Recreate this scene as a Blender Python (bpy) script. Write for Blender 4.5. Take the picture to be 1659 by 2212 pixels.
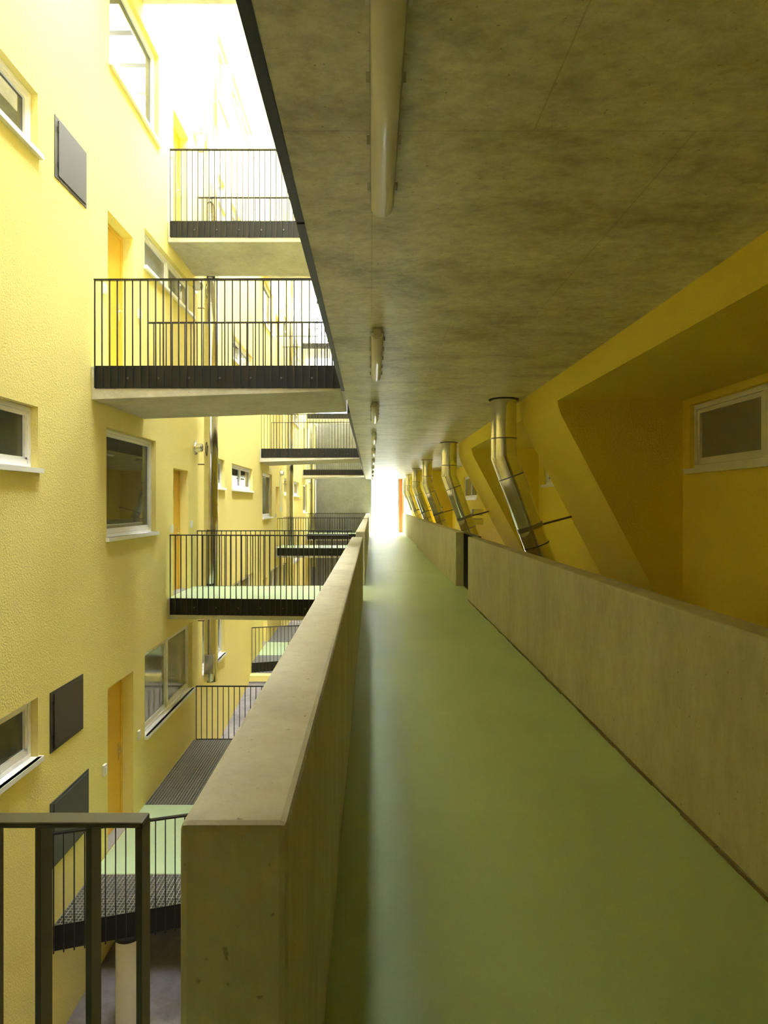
import bpy, math, random
from mathutils import Vector

random.seed(7)
for o in list(bpy.data.objects):
    bpy.data.objects.remove(o)
S = bpy.context.scene
COL = S.collection

# ------------------------------------------------------------------ camera
F_PX, W_PX, H_PX = 1400.0, 1659.0, 2212.0
EYE = 1.6
cam_d = bpy.data.cameras.new('camera')
cam_d.sensor_fit = 'HORIZONTAL'
cam_d.sensor_width = 36.0
cam_d.lens = 36.0 * F_PX / W_PX
cam_d.shift_x = (W_PX / 2 - 803.0) / W_PX
cam_d.shift_y = -(H_PX / 2 - 1088.0) / W_PX
cam_d.clip_start = 0.05
cam_d.clip_end = 400
cam = bpy.data.objects.new('camera', cam_d)
COL.objects.link(cam)
cam.location = (0, 0, EYE)
cam.rotation_euler = (math.pi / 2, 0, 0)
S.camera = cam

# ------------------------------------------------------------------ sky (bright overcast) and exposure
world = bpy.data.worlds.new('overcast_sky')
S.world = world
world.use_nodes = True
bg = world.node_tree.nodes['Background']
bg.inputs[0].default_value = (0.94, 0.97, 1.0, 1)
bg.inputs[1].default_value = 11.5
# overcast luminance: zenith three times as bright as the horizon
_wn, _wl = world.node_tree.nodes, world.node_tree.links
_tc = _wn.new('ShaderNodeTexCoord')
_sep = _wn.new('ShaderNodeSeparateXYZ')
_wl.new(_tc.outputs['Generated'], _sep.inputs[0])
_mr = _wn.new('ShaderNodeMapRange')
_mr.inputs['From Min'].default_value = 0.0
_mr.inputs['From Max'].default_value = 1.0
_mr.inputs['To Min'].default_value = 1.0 / 3.0
_mr.inputs['To Max'].default_value = 1.0
_wl.new(_sep.outputs[2], _mr.inputs[0])
_mx = _wn.new('ShaderNodeMix')
_mx.data_type = 'RGBA'
_mx.inputs[6].default_value = (0, 0, 0, 1)
_mx.inputs[7].default_value = (0.94, 0.97, 1.0, 1)
_wl.new(_mr.outputs[0], _mx.inputs[0])
_wl.new(_mx.outputs[2], bg.inputs[0])
vs = S.view_settings
vs.view_transform = 'Standard'
vs.look = 'None'
vs.exposure = 2.75
vs.gamma = 1.0
vs.use_curve_mapping = False
S.cycles.max_bounces = 12
S.cycles.diffuse_bounces = 10
S.cycles.glossy_bounces = 4
S.cycles.sample_clamp_indirect = 12.0
S.cycles.use_denoising = True

# ------------------------------------------------------------------ materials
MATS = {}


def new_mat(name):
    m = bpy.data.materials.new(name)
    m.use_nodes = True
    nt = m.node_tree
    b = nt.nodes['Principled BSDF']
    MATS[name] = m
    return m, nt, b


def noise(nt, scale, detail=4.0, rough=0.6, vec=None, dist=0.0):
    n = nt.nodes.new('ShaderNodeTexNoise')
    n.inputs['Scale'].default_value = scale
    n.inputs['Detail'].default_value = detail
    n.inputs['Roughness'].default_value = rough
    n.inputs['Distortion'].default_value = dist
    if vec is not None:
        nt.links.new(vec, n.inputs['Vector'])
    return n.outputs['Fac']


def position(nt, scale=(1, 1, 1)):
    g = nt.nodes.new('ShaderNodeNewGeometry')
    mp = nt.nodes.new('ShaderNodeMapping')
    mp.inputs['Scale'].default_value = scale
    nt.links.new(g.outputs['Position'], mp.inputs['Vector'])
    return mp.outputs['Vector']


def ramp(nt, fac, stops):
    r = nt.nodes.new('ShaderNodeValToRGB')
    el = r.color_ramp.elements
    el[0].position, el[0].color = stops[0][0], (*stops[0][1], 1)
    el[1].position, el[1].color = stops[-1][0], (*stops[-1][1], 1)
    for p, c in stops[1:-1]:
        e = el.new(p)
        e.color = (*c, 1)
    nt.links.new(fac, r.inputs[0])
    return r.outputs[0]


def mix(nt, a, b, fac, mode='MIX'):
    n = nt.nodes.new('ShaderNodeMix')
    n.data_type = 'RGBA'
    n.blend_type = mode
    for sock, v in ((n.inputs[0], fac), (n.inputs[6], a), (n.inputs[7], b)):
        if isinstance(v, (int, float)):
            sock.default_value = v
        elif isinstance(v, tuple):
            sock.default_value = (*v, 1)
        else:
            nt.links.new(v, sock)
    return n.outputs[2]


def bump(nt, b, h, strength, dist):
    n = nt.nodes.new('ShaderNodeBump')
    n.inputs['Strength'].default_value = strength
    n.inputs['Distance'].default_value = dist
    nt.links.new(h, n.inputs['Height'])
    nt.links.new(n.outputs[0], b.inputs['Normal'])


def plain(name, col, rough=0.5, metal=0.0, spec=0.5):
    m, nt, b = new_mat(name)
    b.inputs['Base Color'].default_value = (*col, 1)
    b.inputs['Roughness'].default_value = rough
    b.inputs['Metallic'].default_value = metal
    b.inputs['Specular IOR Level'].default_value = spec
    return m


def stucco(name, col, col2):
    m, nt, b = new_mat(name)
    p = position(nt)
    c = ramp(nt, noise(nt, 0.7, 3, 0.55, p), [(0.3, col2), (0.7, col)])
    nt.links.new(c, b.inputs['Base Color'])
    b.inputs['Roughness'].default_value = 0.9
    b.inputs['Specular IOR Level'].default_value = 0.2
    bump(nt, b, noise(nt, 55, 3, 0.6, p), 0.55, 0.012)
    return m


stucco('yellow_render', (0.91, 0.80, 0.30), (0.88, 0.775, 0.285))
stucco('deep_yellow_render', (0.94, 0.77, 0.10), (0.92, 0.75, 0.095))


def concrete(name, light, mid, dark, rough, scale, grain=(1, 1, 1), blot=0.5, bumps=0.25, seams=None):
    m, nt, b = new_mat(name)
    p = position(nt, grain)
    q = position(nt)
    big = noise(nt, scale, 8, 0.70, p, 0.25)
    c = ramp(nt, big, [(0.34, dark), (0.48, mid), (0.63, light)])
    fine = noise(nt, scale * 7, 6, 0.75, p, 0.3)
    c2 = ramp(nt, fine, [(0.33, (0.62, 0.60, 0.55)), (0.58, (1, 1, 1))])
    c = mix(nt, c, c2, blot, 'MULTIPLY')
    pits = noise(nt, 42, 2, 0.5, q)
    c3 = ramp(nt, pits, [(0.24, (0.45, 0.43, 0.40)), (0.30, (1, 1, 1))])
    c = mix(nt, c, c3, 0.8, 'MULTIPLY')
    if seams:
        br = nt.nodes.new('ShaderNodeTexBrick')
        br.inputs['Scale'].default_value = 1.0
        br.inputs['Brick Width'].default_value = seams[0]
        br.inputs['Row Height'].default_value = seams[1]
        br.inputs['Mortar Size'].default_value = 0.004
        br.inputs['Mortar Smooth'].default_value = 0.4
        br.inputs['Color1'].default_value = (1, 1, 1, 1)
        br.inputs['Color2'].default_value = (0.90, 0.90, 0.88, 1)
        br.inputs['Mortar'].default_value = (0.78, 0.77, 0.74, 1)
        nt.links.new(q, br.inputs['Vector'])
        c = mix(nt, c, br.outputs['Color'], 1.0, 'MULTIPLY')
    nt.links.new(c, b.inputs['Base Color'])
    rr = ramp(nt, fine, [(0.3, (rough + 0.12,) * 3), (0.7, (rough - 0.06,) * 3)])
    nt.links.new(rr, b.inputs['Roughness'])
    bump(nt, b, noise(nt, scale * 6, 6, 0.65, p), bumps, 0.02)
    return m


concrete('soffit_concrete', (0.90, 0.87, 0.66), (0.74, 0.71, 0.52), (0.50, 0.47, 0.32), 0.36, 2.4,
         (0.7, 1.0, 1.0), 0.62, 0.35, seams=(1.2, 2.4))
concrete('parapet_concrete', (0.64, 0.61, 0.47), (0.58, 0.55, 0.42), (0.50, 0.47, 0.36), 0.75, 1.1,
         (1.6, 1.6, 0.8), 0.28, 0.15)
concrete('bridge_concrete', (0.68, 0.66, 0.56), (0.62, 0.60, 0.50), (0.52, 0.50, 0.41), 0.6, 1.6,
         (1, 1, 1), 0.35, 0.15)
concrete('grey_concrete', (0.27, 0.28, 0.26), (0.235, 0.24, 0.225), (0.20, 0.205, 0.19), 0.7, 0.9,
         (1, 1, 1), 0.30, 0.15)
concrete('asphalt', (0.30, 0.28, 0.30), (0.25, 0.235, 0.25), (0.19, 0.18, 0.19), 0.8, 1.2,
         (1, 1, 1), 0.5, 0.3)

# mint floor coating
m, nt, b = new_mat('mint_coating')
p = position(nt)
c = ramp(nt, noise(nt, 0.8, 5, 0.6, p, 0.4), [(0.3, (0.44, 0.58, 0.35)), (0.7, (0.50, 0.64, 0.40))])
c = mix(nt, c, ramp(nt, noise(nt, 60, 2, 0.5, p), [(0.2, (0.8, 0.8, 0.78)), (0.4, (1, 1, 1))]), 0.5, 'MULTIPLY')
nt.links.new(c, b.inputs['Base Color'])
b.inputs['Roughness'].default_value = 0.38
b.inputs['Specular IOR Level'].default_value = 0.22
bump(nt, b, noise(nt, 5.0, 3, 0.55, position(nt, (0.6, 1.6, 1))), 0.12, 0.008)

# brushed steel ducts
m, nt, b = new_mat('duct_steel')
b.inputs['Metallic'].default_value = 1.0
c = ramp(nt, noise(nt, 1.5, 3, 0.5, position(nt, (1, 1, 4))), [(0.3, (0.74, 0.73, 0.70)), (0.7, (0.84, 0.83, 0.80))])
nt.links.new(c, b.inputs['Base Color'])
b.inputs['Roughness'].default_value = 0.13

plain('seam_steel', (0.82, 0.81, 0.78), 0.22, 1.0)
plain('seam_dark', (0.30, 0.29, 0.26), 0.3, 1.0)
plain('black_steel', (0.013, 0.012, 0.011), 0.33, 0.0, 0.5)
plain('olive_black_steel', (0.05, 0.05, 0.035), 0.38)
plain('plate_steel', (0.017, 0.017, 0.013), 0.45, 0.0, 0.3)
plain('bolt_steel', (0.16, 0.16, 0.15), 0.35, 1.0)
plain('grating_steel', (0.42, 0.43, 0.42), 0.5, 0.3)
plain('white_frame', (0.90, 0.90, 0.88), 0.35)
plain('sill_metal', (0.88, 0.89, 0.89), 0.35)
plain('window_glass', (0.055, 0.065, 0.052), 0.02, 0.0, 1.0)
plain('blind_glass', (0.27, 0.28, 0.25), 0.03, 0.0, 1.0)
plain('door_paint', (0.88, 0.52, 0.045), 0.4)
plain('door_frame_paint', (0.84, 0.52, 0.06), 0.45)
plain('cabinet_grey', (0.085, 0.088, 0.085), 0.5, 0.0, 0.25)
plain('cabinet_dark', (0.030, 0.027, 0.027), 0.32)
plain('hinge_black', (0.015, 0.015, 0.015), 0.5)
plain('chrome', (0.80, 0.80, 0.79), 0.15, 1.0)
plain('switch_white', (0.80, 0.79, 0.74), 0.4)
plain('column_white', (0.78, 0.76, 0.70), 0.6)
plain('lamp_housing', (0.50, 0.50, 0.46), 0.5)
plain('lamp_diffuser', (0.84, 0.82, 0.70), 0.28, 0.0, 0.4)
plain('lamp_clip', (0.66, 0.65, 0.58), 0.35)
plain('frosted_glass', (0.80, 0.80, 0.76), 0.25)
plain('rod_steel', (0.20, 0.15, 0.09), 0.5, 0.6)
plain('orange_panel', (0.55, 0.19, 0.06), 0.6)
plain('grey_panel', (0.35, 0.35, 0.33), 0.6)
plain('tan_panel', (0.45, 0.28, 0.12), 0.6)
plain('pale_paving', (0.20, 0.20, 0.19), 0.8)
plain('rafter_grey', (0.16, 0.16, 0.15), 0.6)
plain('joint_dark', (0.20, 0.16, 0.08), 0.9)


# ------------------------------------------------------------------ mesh helpers
class MB:
    def __init__(self):
        self.v, self.f, self.smooth = [], [], []

    def quadbox(self, c8):
        n = len(self.v)
        self.v += [tuple(p) for p in c8]
        for q in ((0, 3, 2, 1), (4, 5, 6, 7), (0, 1, 5, 4), (1, 2, 6, 5), (2, 3, 7, 6), (3, 0, 4, 7)):
            self.f.append(tuple(n + i for i in q))
            self.smooth.append(False)
        return self

    def box(self, x0, x1, y0, y1, z0, z1):
        return self.quadbox([(x0, y0, z0), (x1, y0, z0), (x1, y1, z0), (x0, y1, z0),
                             (x0, y0, z1), (x1, y0, z1), (x1, y1, z1), (x0, y1, z1)])

    def slab(self, plan, z0, z1):
        n = len(self.v)
        k = len(plan)
        self.v += [(x, y, z0) for x, y in plan] + [(x, y, z1) for x, y in plan]
        self.f.append(tuple(n + i for i in reversed(range(k))))
        self.f.append(tuple(n + k + i for i in range(k)))
        self.smooth += [False, False]
        for i in range(k):
            j = (i + 1) % k
            self.f.append((n + i, n + j, n + k + j, n + k + i))
            self.smooth.append(False)
        return self

    def prism_y(self, poly, y0, y1):
        """poly in (x, z), extruded along y"""
        n = len(self.v)
        k = len(poly)
        self.v += [(x, y0, z) for x, z in poly] + [(x, y1, z) for x, z in poly]
        self.f.append(tuple(n + i for i in range(k)))
        self.f.append(tuple(n + k + i for i in reversed(range(k))))
        self.smooth += [False, False]
        for i in range(k):
            j = (i + 1) % k
            self.f.append((n + j, n + i, n + k + i, n + k + j))
            self.smooth.append(False)
        return self

    def strip(self, a, b, thick, z0, z1, off=0.0):
        """upright plate along plan line a->b; off shifts it along the right-hand normal"""
        d = Vector((b[0] - a[0], b[1] - a[1])).normalized()
        nx, ny = d.y, -d.x
        p = [(a[0] + nx * (off - thick / 2), a[1] + ny * (off - thick / 2)),
             (a[0] + nx * (off + thick / 2), a[1] + ny * (off + thick / 2)),
             (b[0] + nx * (off + thick / 2), b[1] + ny * (off + thick / 2)),
             (b[0] + nx * (off - thick / 2), b[1] + ny * (off - thick / 2))]
        return self.slab(p, z0, z1)

    def cyl(self, p0, p1, r0, r1=None, n=24, caps=True):
        r1 = r0 if r1 is None else r1
        p0, p1 = Vector(p0), Vector(p1)
        d = (p1 - p0).normalized()
        u = d.orthogonal().normalized()
        w = d.cross(u)
        s = len(self.v)
        for p, r in ((p0, r0), (p1, r1)):
            for i in range(n):
                a = 2 * math.pi * i / n
                self.v.append(tuple(p + u * (r * math.cos(a)) + w * (r * math.sin(a))))
        for i in range(n):
            j = (i + 1) % n
            self.f.append((s + i, s + j, s + n + j, s + n + i))
            self.smooth.append(True)
        if caps:
            e = len(self.v)
            self.v += self.v[s:s + 2 * n]
            self.f.append(tuple(e + i for i in reversed(range(n))))
            self.f.append(tuple(e + n + i for i in range(n)))
            self.smooth += [False, False]
        return self

    def tube(self, pts, r, n=24):
        """mitred tube through pts, capped"""
        pts = [Vector(p) for p in pts]
        s = len(self.v)
        ref = None
        for i, p in enumerate(pts):
            if i == 0:
                t = (pts[1] - p).normalized()
            elif i == len(pts) - 1:
                t = (p - pts[i - 1]).normalized()
            else:
                t = ((p - pts[i - 1]).normalized() + (pts[i + 1] - p).normalized()).normalized()
            u = Vector((0, 1, 0))
            w = t.cross(u).normalized()
            k = 1.0
            if 0 < i < len(pts) - 1:
                k = 1.0 / max(0.5, t.dot((p - pts[i - 1]).normalized()))
            for j in range(n):
                a = 2 * math.pi * j / n
                self.v.append(tuple(p + u * (r * math.cos(a)) + w * (r * k * math.sin(a))))
        rings = self.v[s:]
        for i in range(len(pts) - 1):
            t = len(self.v)
            self.v += rings[i * n:(i + 2) * n]
            for j in range(n):
                q = (j + 1) % n
                self.f.append((t + j, t + q, t + n + q, t + n + j))
                self.smooth.append(True)
        e = len(self.v)
        self.v += rings[:n] + rings[-n:]
        self.f.append(tuple(e + j for j in reversed(range(n))))
        self.f.append(tuple(e + n + j for j in range(n)))
        self.smooth += [False, False]
        return self

    def mesh(self, name, mat, off=(0, 0, 0)):
        me = bpy.data.meshes.new(name)
        me.from_pydata([(x - off[0], y - off[1], z - off[2]) for x, y, z in self.v], [], self.f)
        me.polygons.foreach_set('use_smooth', self.smooth)
        me.materials.append(MATS[mat])
        me.update()
        return me

    def build(self, name, mat, parent=None, bevel=0.0):
        off = base_of(parent)
        o = bpy.data.objects.new(name, self.mesh(name, mat, off))
        COL.objects.link(o)
        o.parent = parent
        if bevel:
            md = o.modifiers.new('edge', 'BEVEL')
            md.width = bevel
            md.segments = 2
            md.limit_method = 'ANGLE'
        return o


BASE = {}


def base_of(o):
    p = (0.0, 0.0, 0.0)
    while o is not None:
        if o.name in BASE:
            b_ = BASE[o.name]
            p = (p[0] + b_[0], p[1] + b_[1], p[2] + b_[2])
        o = o.parent
    return p


def empty(name, loc):
    o = bpy.data.objects.new(name, None)
    o.empty_display_size = 0.2
    COL.objects.link(o)
    o.location = loc
    BASE[o.name] = tuple(loc)
    return o


def tag(o, label, cat, group=None, kind=None):
    o['label'] = label
    o['category'] = cat
    if group:
        o['group'] = group
    if kind:
        o['kind'] = kind
    return o


def struct(o, label=None, cat=None):
    o['kind'] = 'structure'
    if label:
        o['label'] = label
        o['category'] = cat
    return o


def place(name, mesh, parent, loc, rotz=0.0):
    """a repeated piece sharing its mesh; loc in world space"""
    o = bpy.data.objects.new(name, mesh)
    COL.objects.link(o)
    o.parent = parent
    b_ = base_of(parent)
    o.location = (loc[0] - b_[0], loc[1] - b_[1], loc[2] - b_[2])
    o.rotation_euler = (0, 0, rotz)
    return o


# ------------------------------------------------------------------ key dimensions
XW = -3.45            # yellow wall of the light well
XE = -0.33            # edge of the gallery slab
CEIL = 2.98           # soffit over the gallery
Y_END = 36.5
Y_BACK = -6.0
PERIOD = 12.05
WALL_TOP = 13.2
LV = {-1: -2.97, 0: 0.0, 1: 3.29, 2: 6.37, 3: 9.5}
LNAME = {-1: 'below the gallery', 0: 'at gallery height', 1: 'one storey up', 2: 'two storeys up', 3: 'on the top storey'}
BAY = ['nearest bay', 'second bay', 'farthest bay']

# ------------------------------------------------------------------ floor and ceiling of the gallery
mb = MB().slab([(-0.33, 1.1), (1.80, 1.1), (1.80, Y_END + 0.3), (-0.33, Y_END + 0.3)], -0.3, 0.0)
mb.slab([(-1.4, Y_BACK), (1.80, Y_BACK), (1.80, 1.1), (-1.4, 1.1)], -0.3, 0.0)
struct(mb.build('floor', 'mint_coating'), 'long mint green coated gallery floor running to the bright opening', 'floor')

mb = MB().box(XE, 3.62, Y_BACK, Y_END, CEIL, 3.27)
struct(mb.build('ceiling', 'soffit_concrete'), 'raw stained concrete soffit over the gallery', 'ceiling')
# upper slabs and back wall of the galleries above
for lv in (2, 3):
    struct(MB().box(XE, 3.62, Y_BACK, Y_END, LV[lv] - 0.4, LV[lv] - 0.02).build('ceiling_upper', 'soffit_concrete'))
struct(MB().box(XE, 3.62, Y_BACK, Y_END, 12.1, 12.5).build('ceiling_roof', 'soffit_concrete'))
for z0, z1 in ((3.27, LV[2] - 0.4), (LV[2] - 0.02, LV[3] - 0.4), (LV[3] - 0.02, 12.1)):
    struct(MB().box(2.0, 2.2, Y_BACK, Y_END, z0, z1).build('wall_upper', 'yellow_render'))

for lv in (1, 2, 3):   # added unseen parapets over the soffit, bouncing light back into the well
    struct(MB().box(XE, XE + 0.18, 2.8, Y_END, LV[lv], LV[lv] + 1.05).build('bounce_parapet', 'parapet_concrete'))

# black steel edge along the slab, in lengths with open joints
edge = empty('slab_edge_profile', (XE - 0.02, 0, CEIL))
tag(edge, 'black steel edge strip along the left rim of the concrete soffit', 'edge strip')
ys = [-2.0, 3.18, 7.93, 9.78, 13.6, 17.2, 21.4, 25.6, 29.8, 34.0, Y_END]
for i in range(len(ys) - 1):
    if i == 2:
        continue      # the footbridge joins the slab here
    MB().box(XE - 0.042, XE - 0.001, ys[i] + 0.012, ys[i + 1] - 0.012, CEIL - 0.004, CEIL + 0.40).build('edge_length', 'black_steel', edge)

# walls behind the camera and below the gallery
struct(MB().box(XE, 3.62, Y_BACK - 0.25, Y_BACK, -4.4, CEIL).build('wall_back', 'parapet_concrete'))
struct(MB().box(XW - 0.2, XE, -2.25, -2.0, -4.6, WALL_TOP).build('wall_rear', 'yellow_render'))
struct(MB().box(XE - 0.2, XE, Y_BACK, -2.25, -4.6, 12.5).build('leak_blocker', 'yellow_render'))  # added unseen wall, stops sky light leaking in behind the camera
for lv in (1, 2, 3):   # added unseen slabs overhead, sized to shade the near wall and parapet
    struct(MB().box(XW + 0.01, XE - 0.05, -2.0, {1: 1.4, 2: 4.0, 3: 5.2}[lv], LV[lv] - 0.4, LV[lv]).build('shade_slab', 'bridge_concrete'))
struct(MB().box(XE + 0.03, XE + 0.2, Y_BACK, Y_END, -4.6, -0.3).build('wall_lower', 'yellow_render'))

# ------------------------------------------------------------------ far end
struct(MB().box(XW - 0.2, -0.02, Y_END, Y_END + 0.3, -4.2, 6.2).build('wall_end', 'grey_concrete'),
       'plain grey concrete end wall behind the far footbridges', 'wall')
struct(MB().box(-60, 60, Y_END + 0.4, 140, -3.2, -3.0).build('ground_outside', 'pale_paving'))

plain('backdrop_grey', (0.15, 0.15, 0.15), 0.9)
struct(MB().box(-30, 40, 62, 63, -3.0, 16).build('glare_backdrop', 'backdrop_grey'))  # added plain facade, dims the glare coming through the far opening

ep = empty('facade_panel', (1.75, Y_END - 0.4, 0))
tag(ep, 'orange, grey and tan upright panel beside the bright far opening', 'panel')
MB().box(1.45, 1.53, Y_END - 0.50, Y_END - 0.25, 0.002, CEIL - 0.002).build('grey_board', 'grey_panel', ep)
MB().box(1.535, 1.68, Y_END - 0.45, Y_END - 0.3, 0.002, CEIL - 0.002).build('orange_board', 'orange_panel', ep)
MB().box(1.685, 1.80, Y_END - 0.48, Y_END - 0.25, 0.002, CEIL - 0.002).build('tan_board', 'tan_panel', ep)

# ------------------------------------------------------------------ parapets
def parapet(x0, x1, y0, y1, label, bevel=0.014):
    o = MB().box(x0, x1, y0, y1, 0.001, 1.05).build('parapet', 'parapet_concrete', None, bevel)
    return tag(o, label, 'parapet', 'concrete parapets of the gallery')


parapet(-0.332, -0.145, 1.113, 10.72, 'thick concrete parapet in the left foreground with its end face toward us')
parapet(-0.318, -0.132, 12.72, 23.25, 'second concrete parapet on the left, just past the first footbridge gap')
parapet(-0.318, -0.132, 25.0, Y_END - 0.02, 'farthest short-looking concrete parapet on the left by the grey end wall')
parapet(1.605, 1.77, -3.0, 10.82, 'long concrete parapet on the right running out of the frame')
parapet(1.63, 1.83, 12.6, 23.5, 'middle concrete parapet on the right with a shaded end face')
parapet(1.73, 1.89, 24.6, 35.8, 'farthest concrete parapet on the right before the orange panel')

# ------------------------------------------------------------------ right side: deep yellow leaning fins, bays and windows
XR = 3.36
def right_profile(band=True):
    return [(2.0, CEIL), (2.0, 2.74), (2.01, 2.67), (2.045, 2.56), (XR + 0.02, 0.03), (XR + 0.02, CEIL)]


for y0, y1, lab in ((0.6, 2.5, None), (7.0, 8.62, 'nearest leaning deep yellow wall fin, behind the largest bent duct'),
                    (13.04, 14.88, 'second leaning yellow wall fin, beside the second bent duct'),
                    (27.0, 29.0, 'far leaning yellow wall fin glimpsed between the small ducts'), (33.0, 35.0, None)):
    struct(MB().prism_y(right_profile(), y0, y1).build('wall_fin', 'deep_yellow_render'), lab, 'wall fin')
for y0, y1 in ((Y_BACK, 0.6), (2.5, 7.0), (8.62, 13.04)):
    struct(MB().box(2.0, XR + 0.02, y0, y1, 2.71, CEIL).build('trim_1', 'deep_yellow_render'))


def wall_with_holes(X, s, y0, y1, z0, z1, rects, depth, mat, name):
    """wall plane at x=X whose face looks along s*x; rects = (ya, yb, za, zb) openings with reveals"""
    ys_ = sorted(set([y0, y1] + [a for r in rects for a in r[:2] if y0 < a < y1]))
    zs_ = sorted(set([z0, z1] + [a for r in rects for a in r[2:] if z0 < a < z1]))
    mb_ = MB()
    idx = {}

    def vid(y, z, d=0.0):
        k = (round(y, 4), round(z, 4), round(d, 4))
        if k not in idx:
            idx[k] = len(mb_.v)
            mb_.v.append((X - s * d, y, z))
        return idx[k]

    def face(q):
        mb_.f.append(tuple(q) if s > 0 else tuple(reversed(q)))
        mb_.smooth.append(False)

    for i in range(len(ys_) - 1):
        for j in range(len(zs_) - 1):
            cy, cz = (ys_[i] + ys_[i + 1]) / 2, (zs_[j] + zs_[j + 1]) / 2
            if any(a < cy < b_ and c_ < cz < d_ for a, b_, c_, d_ in rects):
                continue
            face([vid(ys_[i], zs_[j]), vid(ys_[i + 1], zs_[j]), vid(ys_[i + 1], zs_[j + 1]), vid(ys_[i], zs_[j + 1])])
    for a, b_, c_, d_ in rects:
        D = depth
        for (ya, za), (yb, zb) in (((a, c_), (b_, c_)), ((b_, c_), (b_, d_)), ((b_, d_), (a, d_)), ((a, d_), (a, c_))):
            n = len(mb_.v)
            mb_.v += [(X, ya, za), (X, yb, zb), (X - s * D, yb, zb), (X - s * D, ya, za)]
            face([n + 3, n + 2, n + 1, n])
        n = len(mb_.v)
        mb_.v += [(X - s * D, a, c_), (X - s * D, b_, c_), (X - s * D, b_, d_), (X - s * D, a, d_)]
        face([n, n + 1, n + 2, n + 3])
    return mb_.build(name, mat)


NWIN = [0]


def window(X, s, ya, yb, za, zb, panes, label, glass='window_glass', depth=0.09, sash=True, bottom=0.05):
    NWIN[0] += 1
    o = empty('window_%d' % NWIN[0], (X, (ya + yb) / 2, za))
    struct(o, label, 'window')

    def bx(mb_, d0, d1, y0, y1, z0, z1):
        xa, xb = sorted((X - s * d0, X - s * d1))
        mb_.box(xa, xb, y0, y1, z0, z1)

    fr = 0.055
    g = 0.004
    mb_ = MB()
    d0, d1 = depth - 0.005, depth + 0.06
    bx(mb_, d0, d1, ya + g, yb - g, zb - fr, zb - g)
    bx(mb_, d0, d1, ya + g, yb - g, za + g, za + fr)
    bx(mb_, d0, d1, ya + g, ya + fr, za + fr, zb - fr)
    bx(mb_, d0, d1, yb - fr, yb - g, za + fr, zb - fr)
    w = (yb - ya - 2 * fr) / panes
    for i in range(1, panes):
        yc = ya + fr + w * i
        bx(mb_, d0, d1, yc - 0.035, yc + 0.035, za + fr, zb - fr)
    f = mb_.build('frame', 'white_frame', o, 0.004)
    for i in range(panes):
        y0 = ya + fr + w * i + (0.035 if i else 0)
        y1 = ya + fr + w * (i + 1) - (0.035 if i < panes - 1 else 0)
        z0, z1 = za + fr, zb - fr
        sw = 0.045
        if sash:
            mb_ = MB()
            e0, e1 = depth + 0.006, depth + 0.055
            bx(mb_, e0, e1, y0 + 0.003, y1 - 0.003, z1 - sw, z1 - 0.003)
            bx(mb_, e0, e1, y0 + 0.003, y1 - 0.003, z0 + 0.003, z0 + sw + bottom * 0.5)
            bx(mb_, e0, e1, y0 + 0.003, y0 + sw, z0 + sw, z1 - sw)
            bx(mb_, e0, e1, y1 - sw, y1 - 0.003, z0 + sw, z1 - sw)
            mb_.build('sash', 'white_frame', o)
        mb_ = MB()
        bx(mb_, depth + 0.032, depth + 0.042, y0 + 0.02, y1 - 0.02, z0 + 0.02, z1 - 0.02)
        mb_.build('pane', glass, o)
    mb_ = MB()
    xa, xb = sorted((X + s * 0.045, X - s * (depth - 0.006)))
    mb_.box(xa, xb, ya - 0.0 + 0.003, yb - 0.003, za + 0.002, za + 0.016)
    xa, xb = sorted((X + s * 0.002, X + s * 0.05))
    mb_.box(xa, xb, ya - 0.03, yb + 0.03, za - 0.035, za + 0.016)
    mb_.build('sill', 'sill_metal', o)
    return o


rw = [(4.36, 6.85, 1.95, 2.64), (10.2, 12.67, 1.95, 2.64), (20.7, 23.7, 1.76, 2.57)]
struct(wall_with_holes(XR, -1, Y_BACK, Y_END, -4.4, CEIL, rw, 0.2, 'deep_yellow_render', 'wall_right'),
       'deep yellow rendered wall behind the right parapet', 'wall')
window(XR, -1, *rw[0], 2, 'two-light white window in the dark yellow niche at right', 'blind_glass', 0.05)
window(XR, -1, *rw[1], 2, 'white window partly hidden behind the nearest leaning yellow fin', 'blind_glass', 0.05)
window(XR, -1, *rw[2], 2, 'small far white window seen between steel ducts on the right', 'blind_glass', 0.05)
struct(MB().box(XE + 0.05, XR + 0.1, Y_BACK, Y_END, -4.4, -4.2).build('floor_right', 'grey_concrete'))

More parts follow.
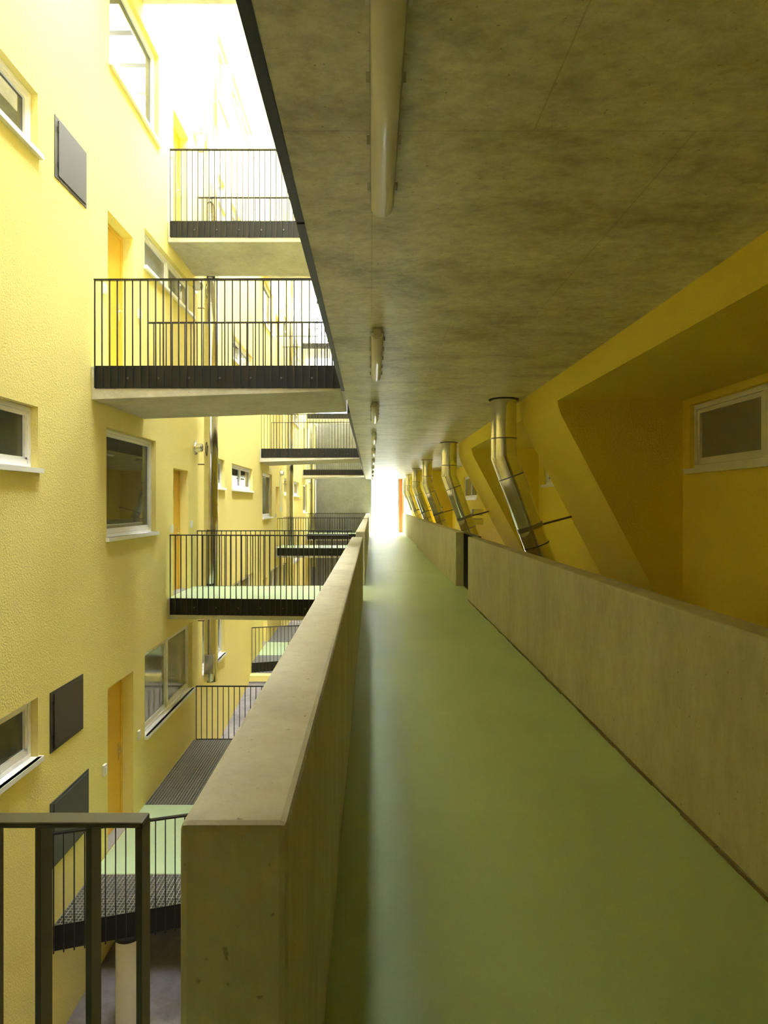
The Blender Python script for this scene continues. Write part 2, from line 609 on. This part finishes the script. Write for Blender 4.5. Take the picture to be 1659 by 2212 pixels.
# ------------------------------------------------------------------ left wall with its openings
DOORS, WINS, CABS = [], [], []
for k in range(-1, 3):
    dy = PERIOD * k
    for lv in (-1, 1):
        DOORS.append((8.47 + dy, 9.38 + dy, LV[lv], LV[lv] + 2.15, lv, k))
    for lv in (0, 2):
        DOORS.append((11.27 + dy, 12.19 + dy, LV[lv], LV[lv] + (2.22 if lv == 0 else 2.1), lv, k))
    WINS += [
        (9.85 + dy, 12.45 + dy, -1.95, -0.67, 2, -1, k, 'tall two-light', 'blind_glass'),
        (13.2 + dy, 15.2 + dy, -1.9, -0.75, 1, -1, k, 'single-light', 'blind_glass'),
        (3.95 + PERIOD + dy, 6.7 + PERIOD + dy, -1.03, -0.40, 2, -1, k, 'low wide', 'window_glass'),
        (8.43 + dy, 10.36 + dy, 1.14, 2.6, 1, 0, k, 'large square-looking', 'window_glass'),
        (13.5 + dy, 15.2 + dy, 1.95, 2.62, 1, 0, k, 'short', 'window_glass'),
        (3.95 + PERIOD + dy, 6.7 + PERIOD + dy, 1.95, 2.60, 2, 0, k, 'low wide two-light', 'window_glass'),
        (9.84 + dy, 12.5 + dy, 5.2, 5.80, 2, 1, k, 'ribbon two-light', 'blind_glass'),
        (3.95 + PERIOD + dy, 6.7 + PERIOD + dy, 5.2, 5.83, 2, 1, k, 'low wide two-light', 'window_glass'),
        (8.53 + dy, 10.5 + dy, 7.4, 8.84, 1, 2, k, 'large sky-reflecting', 'window_glass'),
        (13.5 + dy, 15.2 + dy, 8.4, 9.05, 1, 2, k, 'short', 'window_glass'),
        (3.95 + PERIOD + dy, 6.7 + PERIOD + dy, 8.4, 9.05, 2, 2, k, 'low wide two-light', 'window_glass'),
        (13.5 + dy, 15.6 + dy, 10.7, 12.2, 1, 3, k, 'tall', 'window_glass'),
        (3.95 + PERIOD + dy, 6.7 + PERIOD + dy, 11.6, 12.3, 2, 3, k, 'low wide two-light', 'window_glass'),
    ]
keep = lambda r: r[0] > 3.0 and r[1] < Y_END - 0.3
DOORS = [d for d in DOORS if keep(d)]
WINS = [w for w in WINS if keep(w)]
rects = [d[:4] for d in DOORS] + [w[:4] for w in WINS]
struct(wall_with_holes(XW, 1, Y_BACK, Y_END, -4.6, WALL_TOP, rects, 0.19, 'yellow_render', 'wall_left'),
       'tall bright yellow rendered wall of the light well on the left', 'wall')
struct(MB().box(XW - 0.25, XW + 0.03, Y_BACK, Y_END, WALL_TOP, WALL_TOP + 0.12).build('trim_2', 'sill_metal'))


def bay_of(y):
    return max(0, min(2, int((y - 3.0) // PERIOD)))


for (ya, yb, za, zb, panes, lv, k, look, glass) in WINS:
    window(XW, 1, ya, yb, za, zb, panes,
           '%s white-framed window in the yellow wall %s, %s' % (look, LNAME[lv], BAY[bay_of(ya)]), glass,
           depth=0.075, sash=True)

NDOOR = [0]


def door(ya, yb, za, zb, lv):
    NDOOR[0] += 1
    o = empty('door_%d' % NDOOR[0], (XW, (ya + yb) / 2, za))
    struct(o, 'orange-yellow flat door set back in the yellow wall %s, %s' % (LNAME[lv], BAY[bay_of(ya)]), 'door')
    X = XW - 0.19
    fr = MB()
    fr.box(X + 0.002, X + 0.035, ya + 0.003, ya + 0.06, za, zb - 0.003)
    fr.box(X + 0.002, X + 0.035, yb - 0.06, yb - 0.003, za, zb - 0.003)
    fr.box(X + 0.002, X + 0.035, ya + 0.06, yb - 0.06, zb - 0.06, zb - 0.003)
    fr.build('frame', 'door_frame_paint', o)
    leaf = MB().box(X + 0.002, X + 0.024, ya + 0.064, yb - 0.064, za + 0.012, zb - 0.064).build('leaf', 'door_paint', o)
    MB().box(X + 0.01, XW - 0.005, ya + 0.003, yb - 0.003, za + 0.001, za + 0.010).build('threshold', 'grey_panel', o)
    yh = yb - 0.13
    MB().box(X + 0.0245, X + 0.034, yh - 0.02, yh + 0.02, za + 0.92, za + 1.16).build('handle_plate', 'chrome', leaf)
    mb_ = MB().cyl((X + 0.034, yh, za + 1.05), (X + 0.08, yh, za + 1.05), 0.011, n=10)
    mb_.cyl((X + 0.075, yh + 0.008, za + 1.05), (X + 0.075, yh - 0.12, za + 1.05), 0.010, n=10)
    mb_.build('lever', 'chrome', leaf)


for d in DOORS:
    door(*d[:5])


def switch(y, z, label):
    o = tag(empty('light_switch', (XW, y, z)), label, 'switch', 'small white wall switches by the doors')
    MB().box(XW + 0.001, XW + 0.035, y - 0.045, y + 0.045, z - 0.07, z + 0.07).build('plate', 'switch_white', o, 0.006)
    MB().box(XW + 0.035, XW + 0.042, y - 0.028, y + 0.028, z - 0.035, z + 0.035).build('rocker', 'switch_white', o)


switch(8.33, 1.6 + 2.76, 'white bell box left of the door one storey up')
switch(9.58, 1.6 + 2.8, 'white switch right of the door one storey up')
switch(8.33, -1.82, 'white bell box left of the door on the lower landing')
switch(9.55, -1.81, 'white switch right of the door on the lower landing')
switch(11.13, 1.17, 'white bell box left of the door at gallery height')
switch(12.34, 1.21, 'white switch right of the door at gallery height')
switch(11.15, 7.63, 'white bell box left of the door two storeys up')
switch(23.2, 1.17, 'tiny white bell box by the second-bay door at gallery height')


def cabinet(ya, yb, za, zb, mat, label):
    o = tag(empty('meter_cabinet', (XW, (ya + yb) / 2, za)), label, 'cabinet')
    MB().box(XW + 0.001, XW + 0.010, ya, yb, za, zb).build('frame', mat, o)
    dl = MB().box(XW + 0.0105, XW + 0.020, ya + 0.07, yb - 0.03, za + 0.035, zb - 0.03).build('door_leaf', mat, o, 0.002)
    for zz in (za + 0.12, zb - 0.16):
        MB().cyl((XW + 0.018, ya + 0.062, zz), (XW + 0.018, ya + 0.062, zz + 0.06), 0.008, n=8).build('hinge', 'hinge_black', dl)


cabinet(7.04, 7.82, 5.16, 5.83, 'cabinet_grey', 'grey metal meter cabinet in the upper left of the yellow wall')
cabinet(6.94, 7.73, -1.08, -0.43, 'cabinet_dark', 'near-black square meter cabinet beside the lower left window')
cabinet(6.94, 7.88, -2.34, -1.62, 'cabinet_grey', 'blue-grey glossy meter cabinet just above the lower landing')


def bulkhead(y, z, label, conduit=False, body='frosted_glass'):
    o = tag(empty('bulkhead_lamp', (XW, y, z)), label, 'wall lamp', 'round bulkhead lamps beside the ducts')
    MB().cyl((XW + 0.001, y, z), (XW + 0.03, y, z), 0.145, n=28).build('back_plate', 'chrome', o)
    MB().cyl((XW + 0.031, y, z), (XW + 0.13, y, z), 0.095, 0.085, n=24).build('body', body, o)
    if conduit:
        MB().cyl((XW + 0.018, y, z - 0.147), (XW + 0.018, y, z - 1.25), 0.014, n=10).build('conduit', 'switch_white', o)
        MB().box(XW + 0.001, XW + 0.05, y - 0.05, y + 0.05, z - 1.45, z - 1.25).build('switch_box', 'switch_white', o)
    MB().cyl((XW + 0.131, y, z), (XW + 0.15, y, z), 0.088, 0.075, n=24).build('cap', 'chrome', o)


bulkhead(12.62, 2.69, 'round chrome bulkhead lamp beside the duct at gallery height', False, 'chrome')
bulkhead(12.62, 5.84, 'round bulkhead lamp beside the duct one storey up')
bulkhead(12.62, 8.88, 'round bulkhead lamp beside the duct two storeys up')
bulkhead(24.4, 2.75, 'round bulkhead lamp beside the second duct at gallery height', True)
bulkhead(24.4, 8.9, 'round bulkhead lamp beside the second duct two storeys up')
bulkhead(35.0, 2.75, 'tiny farthest bulkhead lamp near the grey end wall', True)


# ------------------------------------------------------------------ vertical steel ducts on the left wall
def riser(x, y, r, z0, z1, label, box=False):
    o = tag(empty('vent_riser', (x, y, z0)), label, 'duct', 'upright steel ducts on the yellow wall')
    zs_ = [z0]
    while zs_[-1] < z1 - 1.3:
        zs_.append(zs_[-1] + (0.62 if len(zs_) % 3 == 1 else 1.12))
    zs_.append(z1)
    for i in range(len(zs_) - 1):
        MB().cyl((x, y, zs_[i] + 0.006), (x, y, zs_[i + 1] - 0.006), r, n=32).build('duct_section', 'duct_steel', o)
        if i:
            MB().cyl((x, y, zs_[i] - 0.012), (x, y, zs_[i] + 0.012), r + 0.005, n=32).build('seam_ring', 'seam_steel', o)
    zz = z0 + 1.2
    while zz < z1:
        MB().cyl((x - r + 0.01, y, zz), (XW + 0.002, y, zz), 0.012, n=8).build('wall_bracket', 'rod_steel', o)
        zz += 3.1
    if box:
        c_ = MB().box(x - 0.10, x + 0.10, y - r - 0.03, y - r + 0.06, -1.74, -1.36).build('access_cover', 'seam_steel', o, 0.01)
        MB().box(x - 0.075, x + 0.075, y - r - 0.036, y - r - 0.0305, -1.71, -1.39).build('cover_plate', 'duct_steel', c_)


riser(-3.19, 12.86, 0.137, -1.92, 13.0, 'nearest upright steel duct on the yellow wall with a low access cover', True)
riser(-3.19, 25.24, 0.137, -1.92, 13.0, 'second upright steel duct on the yellow wall')
riser(-3.19, 36.0, 0.12, -1.92, 13.0, 'farthest thin-looking upright steel duct by the grey end wall')

# ------------------------------------------------------------------ railings and footbridges
BAR_W, BAR_D = 0.012, 0.022
BARM = {}


def bar_mesh(h, w=BAR_W, d=BAR_D, mat='black_steel'):
    k = (round(h, 3), w, d, mat)
    if k not in BARM:
        BARM[k] = MB().box(-w / 2, w / 2, -d / 2, d / 2, 0, h).mesh('baluster', mat)
    return BARM[k]


def railing(parent, a, b, zb, zt, side, single=True, spacing=0.095, name='railing'):
    """flat handrail with flat balusters along plan line a->b, offset to the outside (side=+1: right-hand normal)"""
    A, B = Vector(a), Vector(b)
    d = (B - A)
    L = d.length
    d.normalize()
    nrm = Vector((d.y, -d.x)) * side
    ang = math.atan2(d.y, d.x)
    off = 0.03 * side
    rail = MB().strip(a, b, 0.045, zt - 0.018, zt, off).build(name, 'black_steel', parent)
    n = max(2, int(round(L / spacing)))
    if single:
        me = bar_mesh(zt - 0.018 - zb)
        for i in range(n + 1):
            p_ = A + d * (L * i / n)
            t = min(max(L * i / n, 0.006), L - 0.006)
            p_ = A + d * t + nrm * 0.03
            place('baluster', me, rail, (p_.x, p_.y, zb), ang)
    else:
        mb_ = MB()
        for i in range(n + 1):
            t = min(max(L * i / n, 0.006), L - 0.006)
            p_ = A + d * t + nrm * 0.03
            q = p_ + d * BAR_W
            mb_.strip((p_.x, p_.y), (q.x, q.y), BAR_D, zb, zt - 0.018)
        o = mb_.build('balusters', 'black_steel', rail)
        o['kind'] = 'stuff'
    return rail


def footbridge(lv, yl0, yr0, yl1, yr1, rail_h, label, single=True, xr=XE - 0.045, bolts=True):
    zf = LV[lv]
    zu = CEIL if lv == 1 else (zf - 0.35)
    o = tag(empty('footbridge', ((XW + XE) / 2, (yl0 + yr1) / 2, zu)), label, 'footbridge', 'footbridges across the light well')
    xl = XW + 0.002
    zl, zr = (2.88, CEIL) if lv == 1 else (zu, zu)
    zt_ = zf - 0.008
    MB().quadbox([(xl, yl0, zl), (xr, yr0, zr), (xr, yr1, zr), (xl, yl1, zl),
                  (xl, yl0, zt_), (xr, yr0, zt_), (xr, yr1, zt_), (xl, yl1, zt_)]).build('slab', 'bridge_concrete', o, 0.008)
    MB().slab([(xl, yl0 + 0.01), (xr, yr0 + 0.01), (xr, yr1 - 0.01), (xl, yl1 - 0.01)], zf - 0.0075, zf).build('floor_coating', 'mint_coating', o)
    for (a, b, side) in (((xl + 0.05, yl0), (xr - 0.01, yr0), 1), ((xl + 0.05, yl1), (xr - 0.01, yr1), -1)):
        slope = (b[1] - a[1]) / (b[0] - a[0])
        a = (a[0], a[1] + slope * 0.05)
        pl = MB().strip(a, b, 0.008, zf - 0.275, zf + 0.004, 0.006 * side).build('fascia_plate', 'plate_steel', o)
        if single and bolts and side == 1:
            L = math.hypot(b[0] - a[0], b[1] - a[1])
            for i in range(1, 8):
                t = i / 8
                x, y = a[0] + (b[0] - a[0]) * t + 0.03, a[1] + (b[1] - a[1]) * t
                MB().cyl((x, y - 0.008, zf - 0.15), (x, y - 0.022, zf - 0.15), 0.014, n=8).build('bolt', 'bolt_steel', pl)
        railing(o, a, b, zf - 0.272, zf + rail_h, side, single)
    return o


footbridge(0, 10.95, 10.76, 12.58, 12.68, 1.08, 'mint-floored footbridge at gallery height behind the left parapet')
footbridge(1, 7.97, 7.95, 9.80, 9.76, 1.06, 'large concrete footbridge overhead, joining the near soffit one storey up')
footbridge(2, 10.95, 10.95, 12.6, 12.6, 1.2, 'high bright footbridge two storeys up at the top left')
footbridge(3, 7.97, 7.9, 9.80, 9.8, 1.2, 'topmost footbridge whose underside is cut by the top of the frame', True, bolts=False)
footbridge(1, 19.95, 19.9, 21.9, 21.8, 1.06, 'second footbridge one storey up, halfway along the light well')
footbridge(0, 23.35, 23.25, 25.0, 24.98, 1.08, 'second mint-floored footbridge at gallery height, farther along')
footbridge(2, 23.1, 23.1, 24.6, 24.6, 1.2, 'second footbridge two storeys up, farther along')
struct(MB().box(XW + 0.01, XE - 0.05, 19.95, 21.9, LV[3] - 0.35, LV[3]).build('shade_slab', 'bridge_concrete'))  # added hidden slab, keeps sky light off the second bay
footbridge(1, 32.2, 32.2, 33.9, 33.9, 1.06, 'small farthest footbridge one storey up before the grey end wall', False)
footbridge(0, 34.2, 34.2, 35.8, 35.8, 1.08, 'small farthest footbridge at gallery height', False)
footbridge(2, 34.3, 34.3, 35.8, 35.8, 1.2, 'small farthest footbridge two storeys up', False)
footbridge(3, 31.9, 31.9, 33.7, 33.7, 1.2, 'far footbridge on the top storey, seen through railings', False)


# ------------------------------------------------------------------ lower landings with steel grating
def grating(parent, x0, x1, ya_l, ya_r, y1, z, step=0.045):
    """open bar grating between a skewed near edge and a straight far edge"""
    mb_ = MB()
    n = int((x1 - x0) / step)
    for i in range(n + 1):
        x = x0 + (x1 - x0) * i / n
        yn = ya_l + (ya_r - ya_l) * i / n
        mb_.box(x - 0.0025, x + 0.0025, yn, y1, z - 0.03, z)
    ymin = min(ya_l, ya_r)
    m = int((y1 - ymin) / step)
    for j in range(m + 1):
        y = ymin + (y1 - ymin) * j / m
        xa, xb = x0, x1
        if ya_l != ya_r:
            t = (y - ya_l) / (ya_r - ya_l)
            if 0 <= t <= 1:
                if ya_r > ya_l:
                    xb = x0 + (x1 - x0) * t
                else:
                    xa = x0 + (x1 - x0) * t
        if xb - xa > 0.01:
            mb_.box(xa, xb, y - 0.0025, y + 0.0025, z - 0.024, z - 0.001)
    g = mb_.build('grating', 'grating_steel', parent)
    g['kind'] = 'stuff'
    return g


def landing(dy, label, single):
    z = LV[-1]
    xl, xr = XW + 0.003, XE - 0.01
    o = tag(empty('lower_landing', ((xl + xr) / 2, 9.5 + dy, z - 0.25)), label, 'landing', 'lower landings along the yellow wall')
    yl, yr = 7.0 + dy, 7.97 + dy
    grating(o, xl, xr, yl, yr - 0.02, 7.985 + dy, z)
    grating(o, xl, xr, 9.84 + dy, 9.84 + dy, 12.55 + dy, z)
    MB().slab([(xl, 7.99 + dy), (xr, 7.99 + dy), (xr, 9.83 + dy), (xl, 9.83 + dy)], z - 0.25, z - 0.004).build('deck', 'bridge_concrete', o)
    MB().box(xl, xr, 7.995 + dy, 9.825 + dy, z - 0.0035, z + 0.003).build('floor_coating', 'mint_coating', o)
    for y in (10.7, 11.6):
        MB().box(xl, xr, y + dy, y + 0.06 + dy, z - 0.14, z - 0.032).build('grating_beam', 'plate_steel', o)
    a, b = (xl + 0.01, yl), (xr, yr)
    MB().strip(a, b, 0.008, z - 0.26, z + 0.01, 0.004).build('fascia_plate', 'plate_steel', o)
    railing(o, a, b, z - 0.27, z + 1.03, 1, single, 0.105)
    c, d = (xl + 0.03, 12.57 + dy), (xr, 12.57 + dy)
    MB().strip(c, d, 0.008, z - 0.2, z + 0.01, -0.004).build('fascia_plate', 'plate_steel', o)
    railing(o, c, d, z - 0.2, z + 1.03, -1, single, 0.105)
    return o


landing(0, 'near lower landing of steel grating and mint floor under the left railing', True)
landing(11.55, 'farther lower landing with mint floor, seen below the first footbridge', True)

col = tag(empty('round_column', (-2.76, 7.36, -4.3)), 'pale round column standing below the near lower landing', 'column')
MB().cyl((-2.76, 7.36, -4.3), (-2.76, 7.36, -3.30), 0.14, n=32).build('shaft', 'column_white', col)
MB().cyl((-2.76, 7.36, -3.30), (-2.76, 7.36, -3.265), 0.155, n=32).build('head_plate', 'plate_steel', col)

# ground of the light well, rising toward the back, and the yellow block under the second landing
n_ = MB()
n_.quadbox([(XW - 0.1, Y_BACK, -4.6), (XE + 0.05, Y_BACK, -4.6), (XE + 0.05, 9.0, -4.6), (XW - 0.1, 9.0, -4.6),
            (XW - 0.1, Y_BACK, -4.27), (XE + 0.05, Y_BACK, -4.27), (XE + 0.05, 9.0, -4.27), (XW - 0.1, 9.0, -4.27)])
n_.quadbox([(XW - 0.1, 9.0, -4.6), (XE + 0.05, 9.0, -4.6), (XE + 0.05, 18.2, -4.6), (XW - 0.1, 18.2, -4.6),
            (XW - 0.1, 9.0, -4.27), (XE + 0.05, 9.0, -4.27), (XE + 0.05, 18.2, -3.45), (XW - 0.1, 18.2, -3.45)])
n_.box(XW - 0.1, XE + 0.05, 18.2, Y_END, -4.6, -3.4)
struct(n_.build('ground', 'asphalt'), 'dark grey asphalt floor at the bottom of the light well', 'ground')
struct(MB().box(XW + 0.01, XE, 18.22, 18.5, -3.6, -3.24).build('wall_step', 'yellow_render'))

# ------------------------------------------------------------------ foreground railing at lower left
fg = tag(empty('stair_railing', (-0.85, 1.13, 0)), 'dark olive flat-bar railing close to us at lower left', 'railing')
hr = MB().box(-1.30, -0.394, 1.112, 1.152, 1.042, 1.052).build('handrail', 'olive_black_steel', fg, 0.003)
fm = MB().box(-0.005, 0.005, -0.02, 0.02, 0, 1.04).mesh('baluster', 'olive_black_steel')
for i in range(11):
    place('baluster', fm, fg, (-0.399 - 0.0868 * i, 1.132, 0.002))
MB().box(-1.30, -0.394, 1.125, 1.139, 0.06, 0.09).build('bottom_rail', 'olive_black_steel', fg)

# rough dark joint where the coating meets the right parapet
jb = MB()
yy = 0.5
while yy < 10.7:
    w_ = 0.010 + random.random() * 0.012
    st = 0.10 + random.random() * 0.16
    jb.box(1.605 - w_, 1.604, yy, yy + st, 0.0006, 0.004 + random.random() * 0.006)
    yy += st
struct(jb.build('trim_3', 'joint_dark'))

# black railing closing the gap in the right parapet
gr = tag(empty('gap_railing', (1.80, 11.7, 0)), 'black flat-bar railing closing the gap in the right parapet', 'railing')
MB().box(1.775, 1.83, 10.84, 12.58, 1.03, 1.05).build('handrail', 'black_steel', gr)
gm = MB().box(-0.022, 0.022, -0.006, 0.006, 0, 1.028).mesh('baluster', 'black_steel')
for i in range(18):
    place('baluster', gm, gr, (1.803, 10.86 + 0.1 * i, 0.0))


# ------------------------------------------------------------------ slanting steel ducts on the right
def slant_duct(y, r, label, xo=1.745, rod=True):
    o = tag(empty('slanting_duct', (xo, y, CEIL)), label, 'duct', 'bent steel ducts along the right parapet')
    kz, g = 2.225, 0.37
    P = lambda z: (xo + (kz - z) * g if z < kz else xo, y, z)
    MB().cyl((xo, y, CEIL - 0.012), (xo, y, CEIL - 0.001), r + 0.03, n=36).build('ceiling_collar', 'hinge_black', o)
    MB().cyl((xo, y, 2.46), (xo, y, CEIL - 0.013), r, n=36).build('duct_section', 'duct_steel', o)
    MB().tube([(xo, y, 2.456), (xo, y, kz), P(1.96)], r, 36).build('elbow', 'duct_steel', o)
    cuts = [1.956, 1.05, 0.0, -0.9]
    for i in range(3):
        MB().tube([P(cuts[i]), P((cuts[i] + cuts[i + 1]) / 2), P(cuts[i + 1] + 0.004)], r, 36).build('duct_section', 'duct_steel', o)
    for z in (2.458, 1.958, 1.052):
        d_ = (Vector(P(z - 0.01)) - Vector(P(z + 0.01))).normalized() * 0.008
        c_ = Vector(P(z))
        MB().cyl(c_ - d_, c_ + d_, r + 0.005, n=36).build('seam_ring', 'seam_dark', o)
    d_ = Vector((g, 0, -1)).normalized() * 0.03
    c_ = Vector(P(1.29))
    cl = MB().cyl(c_ - d_, c_ + d_, r + 0.007, n=36).build('clamp_band', 'seam_dark', o)
    if rod:
        MB().cyl((c_.x + r + 0.005, y, c_.z + 0.04), (c_.x + r + 0.50, y, c_.z + 0.17), 0.014, n=8).build('tie_rod', 'rod_steel', cl)
        MB().cyl((c_.x + r + 0.49, y, c_.z + 0.167), (c_.x + r + 0.52, y, c_.z + 0.175), 0.03, n=10).build('rod_foot', 'rod_steel', cl)


slant_duct(8.57, 0.167, 'largest bent steel duct dropping behind the right parapet')
slant_duct(14.62, 0.172, 'second bent steel duct along the right parapet')
slant_duct(20.4, 0.160, 'third bent steel duct along the right parapet')
slant_duct(25.4, 0.160, 'fourth bent steel duct along the right parapet')
slant_duct(31.1, 0.160, 'fifth bent steel duct along the right parapet', 1.80)
slant_duct(35.6, 0.160, 'farthest bent steel duct beside the orange panel', 1.86)

for z, lab in ((1.34, 'upper of two short steel vent stubs on the right yellow wall'),
               (1.06, 'lower of two short steel vent stubs on the right yellow wall')):
    o = tag(empty('vent_stub', (XR, 19.6, z)), lab, 'vent', 'short steel vent stubs')
    MB().cyl((XR - 0.002, 19.6, z), (XR - 0.30, 19.6, z), 0.10, n=24).build('pipe', 'duct_steel', o)
    MB().cyl((XR - 0.30, 19.6, z), (XR - 0.34, 19.6, z), 0.10, 0.075, n=24).build('nozzle', 'seam_dark', o)

# ------------------------------------------------------------------ fluorescent battens under the soffit
def batten(y0, y1, label, detail):
    o = tag(empty('ceiling_light', (0.045, (y0 + y1) / 2, CEIL)), label, 'ceiling light', 'tube lights in a row under the soffit')
    x = 0.045
    MB().box(x - 0.034, x + 0.034, y0 + 0.03, y1 - 0.03, CEIL - 0.034, CEIL - 0.001).build('housing', 'lamp_housing', o)
    prof = []
    for i in range(11):
        a = math.pi * i / 10
        prof.append((x - 0.049 * math.cos(a), CEIL - 0.036 - 0.050 * math.sin(a) ** 0.8))
    prof = [(px, pz) for px, pz in prof]
    df = MB().prism_y(list(reversed(prof)), y0 + 0.02, y1 - 0.02)
    for i in range(2, len(df.smooth) - 1):
        df.smooth[i] = True
    dif = df.build('diffuser', 'lamp_diffuser', o)
    MB().box(x - 0.053, x + 0.053, y0 + 0.018, y1 - 0.018, CEIL - 0.042, CEIL - 0.034).build('gasket', 'lamp_housing', o)
    for ya, yb in ((y0, y0 + 0.03), (y1 - 0.03, y1)):
        MB().box(x - 0.03, x + 0.03, ya, yb, CEIL - 0.066, CEIL - 0.012).build('end_cap', 'lamp_clip', o, 0.008)
    if detail:
        for i in range(5):
            yc = y0 + 0.2 + (y1 - y0 - 0.4) * i / 4
            for s in (-1, 1):
                MB().box(x + s * 0.058 - 0.005, x + s * 0.058 + 0.005, yc - 0.018, yc + 0.018, CEIL - 0.060, CEIL - 0.026).build('clip', 'lamp_clip', o)


ords = ['nearest', 'second', 'third', 'fourth', 'fifth', 'sixth', 'seventh', 'eighth', 'ninth', 'farthest']
for i in range(10):
    y0 = 1.15 + 3.67 * i + (0.25 if i else 0)
    batten(y0, y0 + 1.80, ords[i] + ' tube light from us in the row under the soffit', i < 3)

# added white cover above the yellow wall, narrowing the slot of sky light
plain('sky_shade_white', (0.82, 0.82, 0.80), 0.7)
struct(MB().box(XW - 0.2, -2.40, Y_BACK, 14.5, WALL_TOP + 0.12, WALL_TOP + 0.16).build('sky_shade', 'sky_shade_white'))
struct(MB().box(XW - 0.2, -1.15, 14.5, Y_END, WALL_TOP + 0.12, WALL_TOP + 0.16).build('sky_shade', 'sky_shade_white'))

# ------------------------------------------------------------------ skylight rafters over the light well
sk = tag(empty('skylight', ((XW + XE) / 2, 15.0, 13.35)), 'row of grey rafters of the skylight over the light well', 'skylight')
rm = MB().box(-1.56, 1.56, -0.09, 0.09, 0, 0.3).mesh('rafter', 'rafter_grey')
for i in range(32):
    place('rafter', rm, sk, ((XW + XE) / 2 + 0.02, -1.8 + 1.2 * i, 13.36))
